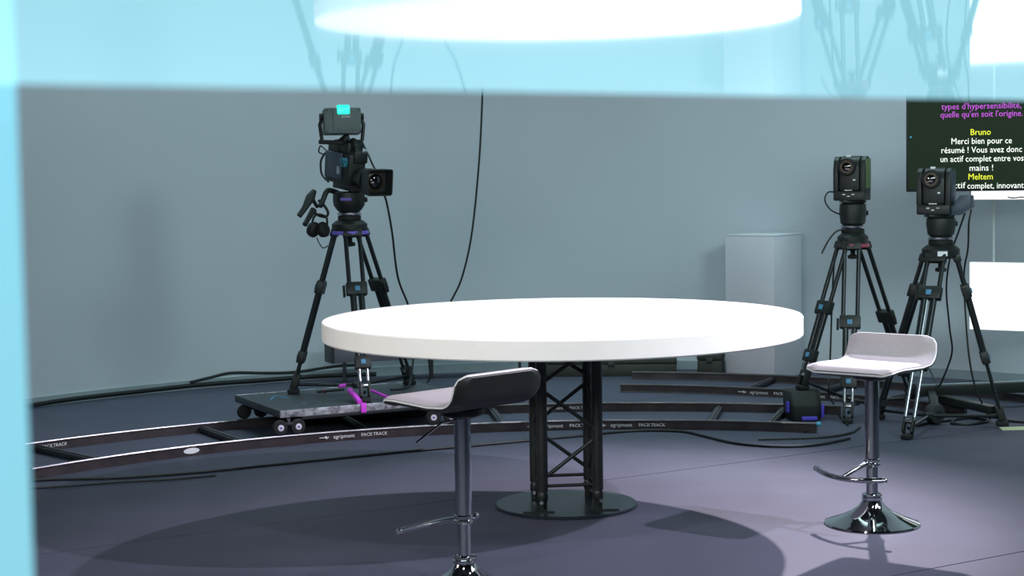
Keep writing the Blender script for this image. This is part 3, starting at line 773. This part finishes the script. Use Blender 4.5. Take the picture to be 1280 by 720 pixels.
sh2 = thing('foot_pedal', (pl.x, pl.y, 0), 'small black foot pedal beside the end of the long track', 'pedal')
MB().box((pl.x, pl.y, 0.022), (0.13, 0.10, 0.04), Matrix.Rotation(-0.2, 3, 'Z')).build('pedal_body', 'rubber', sh2, bevel=0.012)
MB().box((pl.x + 0.02, pl.y - 0.03, 0.044), (0.05, 0.03, 0.008), Matrix.Rotation(-0.2, 3, 'Z')).build('pedal_plate', 'steel', sh2, bevel=0.002)

# ================================================================== PROMPTER SCREEN ON ITS WHEELED STAND
sl = at(1132, 112, 11.05); slb = at(1133, 240, 11.05)
srt = at(1280, 239.5, 10.90)
sr = (srt - slb); sr.z = 0; sr.normalize(); sb = V((-sr.y, sr.x, 0))
SW, SH = 1.20, 0.68
sc_ = slb + sr * SW / 2 + V((0, 0, SH / 2)); SR = frame(sr, sb, V((0, 0, 1)))
XS = lambda x, z, y=0: sc_ + sr * x + sb * y + V((0, 0, z))
base_c = XS(0.34, 0, 0.22); base_c.z = 0
scr = thing('prompter_screen', sc_ - Z(SH / 2), 'large black screen showing lines of white, yellow and purple French text', 'screen')
MB().box(XS(0, 0, 0.03), (SW, 0.06, SH), SR).build('housing', 'bezel', scr, bevel=0.004)
disp = MB().box(XS(0, 0.003, -0.001), (SW - 0.03, 0.004, SH - 0.03), SR).build('display', 'screen', scr)
MB().lathe([(0.006, 0), (0.005, 0.003)], XS(-SW / 2 + 0.028, 0.02, -0.002), -sb, 10).build('standby_light', 'led', scr)
TRt = SR @ Matrix.Rotation(math.pi / 2, 3, 'X')
pxm = 11.05 / FPX
def line(body, cx, cy, mat, w):
    p = at(cx, cy, 11.0); 
    x = (p - sc_).dot(sr); z = p.z - sc_.z
    o = text(body, 0.057, XS(x, z, -0.0045), TRt, mat, scr, 'text_line')
    vs_ = [V(v.co) for v in o.data.vertices]; a_ = [v.dot(sr) for v in vs_]; cur = max(a_) - min(a_)
    k = (w * pxm) / cur; mid = (max(a_) + min(a_)) / 2
    for v in o.data.vertices:
        d = v.co.dot(sr); v.co = v.co + sr * ((d - mid) * k + mid - d)
    return o
line("types d'hypersensibilité,", 1226, 133, 'txt_magenta', 95)
line("quelle qu'en soit l'origine.", 1226, 143, 'txt_magenta', 98)
line('Bruno', 1225, 165.5, 'txt_yellow', 24)
line('Merci bien pour ce', 1226, 176.5, 'txt_white', 72)
line('résumé ! Vous avez donc', 1226, 187.5, 'txt_white', 96)
line('un actif complet entre vos', 1226.5, 198.5, 'txt_white', 99)
line('mains !', 1226, 210, 'txt_white', 28)
line('Meltem', 1225, 221, 'txt_yellow', 29)
line('actif', 1196, 232, 'txt_white', 20)
line('complet, innovant', 1243, 232, 'txt_white', 67)

std = thing('screen_stand', base_c, 'low black wheeled base of the prompter screen beside the right tripod', 'screen stand')
MB().cyl(base_c + V((0, 0, 0.12)), base_c + V((0, 0, 1.9)), 0.035, 20).build('pole', 'black_metal', std)
MB().box(XS(0.34, 0, 0.12), (0.2, 0.11, 0.3), SR).build('bracket', 'black_metal', std, bevel=0.008)
b0 = fl(1146, 496, 0.09); b1 = base_c + V((0.35, 0.12, 0.09))
def beam(a, b, w, h, mat='black_metal', nm='base_beam'):
    d = (b - a); Ln = d.length; d.normalize(); sd = V((-d.y, d.x, 0)); 
    return MB().box((a + b) / 2, (Ln, w, h), frame(d, sd, d.cross(sd))).build(nm, mat, std, bevel=0.006)
bm0 = beam(V((b0.x, b0.y, 0.13)), V((b1.x, b1.y, 0.13)), 0.09, 0.07)
MB().box((V((b0.x, b0.y, 0.167)) + V((b1.x, b1.y, 0.167))) / 2, ((b1 - b0).length * 0.98, 0.02, 0.006), frame((b1 - b0).normalized(), V((-(b1 - b0).y, (b1 - b0).x, 0)).normalized(), V((0, 0, 1)))).build('beam_lip', 'skirting', std)
b2 = fl(1245, 522, 0.05); b3 = fl(1178, 500, 0.08)
beam(V((b2.x, b2.y + 0.05, 0.09)), V((b3.x, b3.y, 0.09)), 0.07, 0.05)
for p, r in ((fl(1168, 530), 0.066), (V((b1.x - 0.05, b1.y, 0)), 0.055)):
    q = V((p.x, p.y, r))
    w = MB().lathe([(r * 0.55, -0.042), (r * 0.88, -0.034), (r, -0.014), (r, 0.014), (r * 0.88, 0.034), (r * 0.55, 0.042)], q, V((0.45, -0.9, 0)), 28).build('caster_wheel', 'rubber_grey', std)
    MB().lathe([(r * 0.4, 0.041), (r * 0.36, 0.047)], q, V((0.45, -0.9, 0)), 20).build('caster_hub', 'rubber', std)
cq = fl(1168, 530); cq = V((cq.x, cq.y, 0.11))
beam(cq, V((b0.x + 0.1, b0.y, 0.11)), 0.05, 0.05, nm='caster_arm')

# ================================================================== HANGING WHITE PANELS
def hanging_panel(tl, z0, z1, w, label):
    d = V((0.83, -0.55, 0)).normalized(); n = V((-d.y, d.x, 0))
    c = V((tl.x, tl.y, (z0 + z1) / 2)) + d * w / 2
    t = thing('white_panel', V((c.x, c.y, z0)), label, 'light panel', 'hanging white panels')
    R = frame(d, n, V((0, 0, 1)))
    MB().box(c, (w, 0.04, z1 - z0), R).build('panel_back', 'panel_frame', t, bevel=0.004)
    MB().box(c - n * 0.022, (w - 0.008, 0.006, z1 - z0 - 0.008), R).build('panel_face', 'emissive_panel', t)
    return t, c, d


tlp = at(1213, 327, 11.5); blp = at(1213, 411.5, 11.5)
lp1, lc1, ld1 = hanging_panel(tlp, blp.z, tlp.z, 0.62, 'white panel made to glow, hanging low at the right edge')
tlu = at(1215, 200, 11.5); blu = at(1215, 250, 11.5)
lp2, lc2, ld2 = hanging_panel(tlu, blu.z, tlu.z + 0.35, 0.62, 'white panel made to glow, mostly hidden behind the prompter screen')
wa = at(1243, 250, 11.4); wb = at(1243, 327, 11.4)
k = (wa.x - tlp.x) / ld1.x; cpx = V((tlp.x, tlp.y, 0)) + ld1 * k
for dk in (0.0, 0.32):
    cc = cpx + ld1 * dk
    tag(MB().cyl((cc.x, cc.y, tlp.z), (cc.x, cc.y, blu.z), 0.0085, 10).build('hanging_cord', 'cord_white', origin=(cc.x, cc.y, tlp.z)), 'thin white cord linking the two glowing panels' if dk == 0 else 'outer white cord linking the two glowing panels', 'cord')
    tag(MB().cyl((cc.x, cc.y, tlu.z + 0.35), (cc.x, cc.y, 6.0), 0.0085, 10).build('hanging_cord', 'cord_white', origin=(cc.x, cc.y, tlu.z + 0.35)), 'white cord carrying the upper glowing panel from the ceiling' if dk == 0 else 'outer white cord carrying the upper glowing panel from the ceiling', 'cord')
pc = smoothpath([at(1258, 241, 11.36), at(1260, 246, 11.34), at(1266, 247.5, 11.3), at(1276, 246.5, 11.25), at(1290, 246, 11.2)], 6)
tag(MB().tube(pc, 0.004, 6).build('panel_cable', 'cable', origin=pc[0]), 'short black cable crossing the upper glowing panel', 'cable')

# ================================================================== PLINTH, BENCH AND CASES BY THE WALL
pf = at(968, 400, 12.68); s = 0.43; th = math.radians(38.5)
e1 = V((-math.cos(th), math.sin(th), 0)) * s; e2 = V((math.sin(th), math.cos(th), 0)) * s
b = V((pf.x, pf.y, 0)); htop = at(965, 294, 12.68).z
pls = thing('plinth', b + (e1 + e2) / 2, 'tall plain white box plinth standing against the wall', 'plinth')
mb = MB(); poly = [b, b + e2, b + e1 + e2, b + e1]
mb.prism([(p.x, p.y) for p in poly], 0.0, htop - 0.012); mb.build('column', 'plinth', pls, bevel=0.003)
cc = b + (e1 + e2) / 2
MB().prism([tuple((cc + (p - cc) * 0.997).xy) for p in poly], htop - 0.0115, htop).build('top_board', 'plinth', pls, bevel=0.002)

# low bench following the wall
bl = at(417, 452, 12.35)
def wall_pt(px, r, z):
    # point of the wall's circle (radius r) seen in the column of the picture px
    d = fl(px, 480); d = V((d.x, d.y)).normalized(); oc = -WC
    bq = d.dot(oc); disc = bq * bq - (oc.dot(oc) - r * r); t = -bq + math.sqrt(disc)
    return V((d.x * t, d.y * t, z))
bn = thing('low_bench', wall_pt(520, 4.6, 0), 'low grey board bench along the wall behind the round table', 'bench')
bp_ = [wall_pt(416 + (664 - 416) * i / 12, 4.62, 0.215) for i in range(13)]
vs = []; fs = []
for i, p in enumerate(bp_):
    er = V((p.x - WC.x, p.y - WC.y, 0)).normalized()
    for o, z in ((-0.02, 0.165), (-0.02, 0.30), (0.16, 0.30), (0.16, 0.165)):
        vs.append(V((p.x, p.y, z)) + er * o)
for i in range(12):
    for k in range(4): fs.append((i * 4 + k, i * 4 + (k + 1) % 4, i * 4 + 4 + (k + 1) % 4, i * 4 + 4 + k))
fs += [(0, 1, 2, 3), (51, 50, 49, 48)]
MB().add(vs, fs).build('board', 'bench_grey', bn, bevel=0.004)
MB().add([v + V((-0.012, -0.004, 0)) for v in vs[0:4]] + [v + V((0.012, 0.0, 0)) for v in vs[0:4]], [(0, 1, 2, 3), (7, 6, 5, 4), (0, 4, 5, 1), (1, 5, 6, 2), (2, 6, 7, 3), (3, 7, 4, 0)]).build('end_board', 'tie', bn)
for px in (431, 540, 650):
    p = wall_pt(px, 4.68, 0)
    MB().box(p + Z(0.0825), (0.025, 0.05, 0.165)).build('leg', 'tie', bn)
for (xa, xb, r, h, lab) in ((683, 846, 4.55, 0.135, 'long low dark case on the floor behind the table pedestal'), (872, 902, 4.45, 0.19, 'short dark box on the floor beside the white plinth')):
    pa = wall_pt(xa, r, 0); pb_ = wall_pt(xb, r, 0); d = (pb_ - pa); w = d.length; d.normalize(); n = V((-d.y, d.x, 0)); c = (pa + pb_) / 2 + n * 0.09
    ct = thing('equipment_case', c, lab, 'case')
    R = frame(d, n, V((0, 0, 1)))
    MB().box(c + Z(h * 0.36), (w, 0.2, h * 0.72), R).build('case_body', 'case_dark', ct, bevel=0.006)
    MB().box(c + Z(h * 0.865), (w + 0.006, 0.206, h * 0.26), R).build('case_lid', 'case_dark', ct, bevel=0.006)
    MB().box(c - n * 0.106 + Z(h * 0.72), (0.05, 0.012, 0.04), R).build('latch', 'tie', ct, bevel=0.002)


# ================================================================== CABLES, PAPER
def cable(pts, r, label, n=8, mat='cable', name='cable'):
    p = smoothpath(pts, n)
    return tag(MB().tube(p, r, 8).build(name, mat, origin=p[0]), label, 'cable')


rc = 0.009
F = lambda x, y, z=rc: fl(x, y, z)
cable([F(20, 603), F(60, 599.5), F(150, 597), F(250, 590), F(330, 582), F(400, 575), F(520, 563), F(600, 556), F(665, 550)], 0.008, 'black cable lying along the floor in front of the left track')
cable([F(30, 611), F(90, 607), F(150, 602.5), F(215, 599), F(270, 594)], 0.006, 'thin loose cable beside the long one on the left floor', mat='cable')
cable([F(655, 550), F(720, 545), F(790, 538.5), F(850, 539), F(880, 545), F(920, 554), F(970, 558), F(1020, 556), F(1062, 548)], 0.008, 'black cable curving across the floor right of the pedestal')
cable([F(948, 549), F(985, 548), F(1035, 546), F(1063, 541), F(1075, 534)], 0.007, 'second black cable ending near the right stool')
# along the wall
W_ = lambda px, z: wall_pt(px, WR - 0.035, z)
cable([W_(30, 0.022), W_(90, 0.03), W_(170, 0.03), W_(250, 0.035), W_(330, 0.03), W_(400, 0.03), W_(470, 0.02)], 0.016, 'thick black cable run along the foot of the wall')
cable([W_(238, 0.06), W_(265, 0.085), W_(290, 0.105), W_(330, 0.085), W_(370, 0.075), W_(420, 0.10), W_(450, 0.10)], 0.011, 'upper black cable lifting off the foot of the wall')
# hanging
hc = [at(604, 60, 12.6), at(603, 118, 12.6), at(599, 200, 12.6), at(590, 290, 12.6), at(578, 345, 12.6), at(565, 374, 12.6), at(550, 400, 12.6), at(535, 430, 12.55)]
hc = [V((hc[0].x, hc[0].y, 6.0)), V((hc[0].x, hc[0].y, 3.6))] + hc + [V((hc[-1].x, hc[-1].y, 0.05)), V((hc[-1].x - 0.2, hc[-1].y, 0.012))]
cable(hc, 0.0075, 'long black cable hanging from above in front of the wall')
kc = [at(478, 240, Y1 + 0.05), at(483, 252, Y1 + 0.08), at(490, 290, Y1 + 0.15), at(497, 345, Y1 + 0.25), at(509, 378, Y1 + 0.3), at(516, 400, Y1 + 0.32), at(517, 440, Y1 + 0.3), at(514, 470, Y1 + 0.25)]
kc += [V((kc[-1].x - 0.02, kc[-1].y - 0.1, DZ + 0.012)), V((kc[-1].x - 0.12, kc[-1].y - 0.22, DZ + 0.012))]
cable(kc, 0.007, 'black cable dropping from the lens of the dolly camera')
# cables of the right-hand cameras
c3 = [P3(0.17, 0.05, -0.13), at(1198, 290, Y3 + 0.12), at(1188, 320, Y3 + 0.15), at(1183, 360, Y3 + 0.2), at(1187, 410, Y3 + 0.25), at(1190, 440, Y3 + 0.3), at(1180, 470, Y3 + 0.45), at(1172, 482, Y3 + 0.6)]
e = fl(1160, 495); c3 += [V((e.x, e.y, 0.2)), V((e.x - 0.05, e.y, 0.175))]
cable(c3, 0.006, 'black cable looping down left from the right robotic camera')
c4 = [P3(0.205, 0.05, -0.12), at(1211, 280, Y3 + 0.15), at(1210, 310, Y3 + 0.2), at(1205, 345, Y3 + 0.25), at(1208, 410, Y3 + 0.2), at(1212, 450, Y3 + 0.15), at(1218, 480, Y3 + 0.12), at(1228, 505, Y3 + 0.1), F(1238, 524)]
cable(c4, 0.006, 'black cable hanging behind the right leg of the right tripod')
c5 = [at(1045, 306, Y2 - 0.1), at(1042, 340, Y2 - 0.1), at(1040, 380, Y2), at(1038, 440, Y2 - 0.1), at(1036, 490, Y2 - 0.3), F(1042, 505), F(1052, 522), F(1060, 531)]
cable(c5, 0.006, 'thin cable hanging inside the legs of the red-collared tripod')
c6 = [at(1057, 287, Y2 - 0.13), at(1046, 289, Y2 - 0.14), at(1036, 300, Y2 - 0.15), at(1027, 317, Y2 - 0.15)]
cable(c6, 0.006, 'short loose cable end sticking out left of the red-collared tripod')
c7 = [F(1145, 532), F(1165, 528), F(1190, 525), F(1215, 522), F(1235, 526), F(1215, 530), F(1190, 529), F(1200, 523), F(1240, 521), F(1262, 526), F(1290, 528)]
cable(c7, 0.008, 'tangle of black cable on the floor by the right tripod')
pp = fl(1270, 536)
tag(MB().prism([(-0.10, -0.06), (0.12, -0.05), (0.10, 0.07), (-0.09, 0.05)], 0.0005, 0.004, lambda p: V((pp.x, pp.y, 0)) + p).build('paper_sheet', 'paper', origin=(pp.x, pp.y, 0)), 'yellowed paper scrap on the floor at the right edge', 'paper')
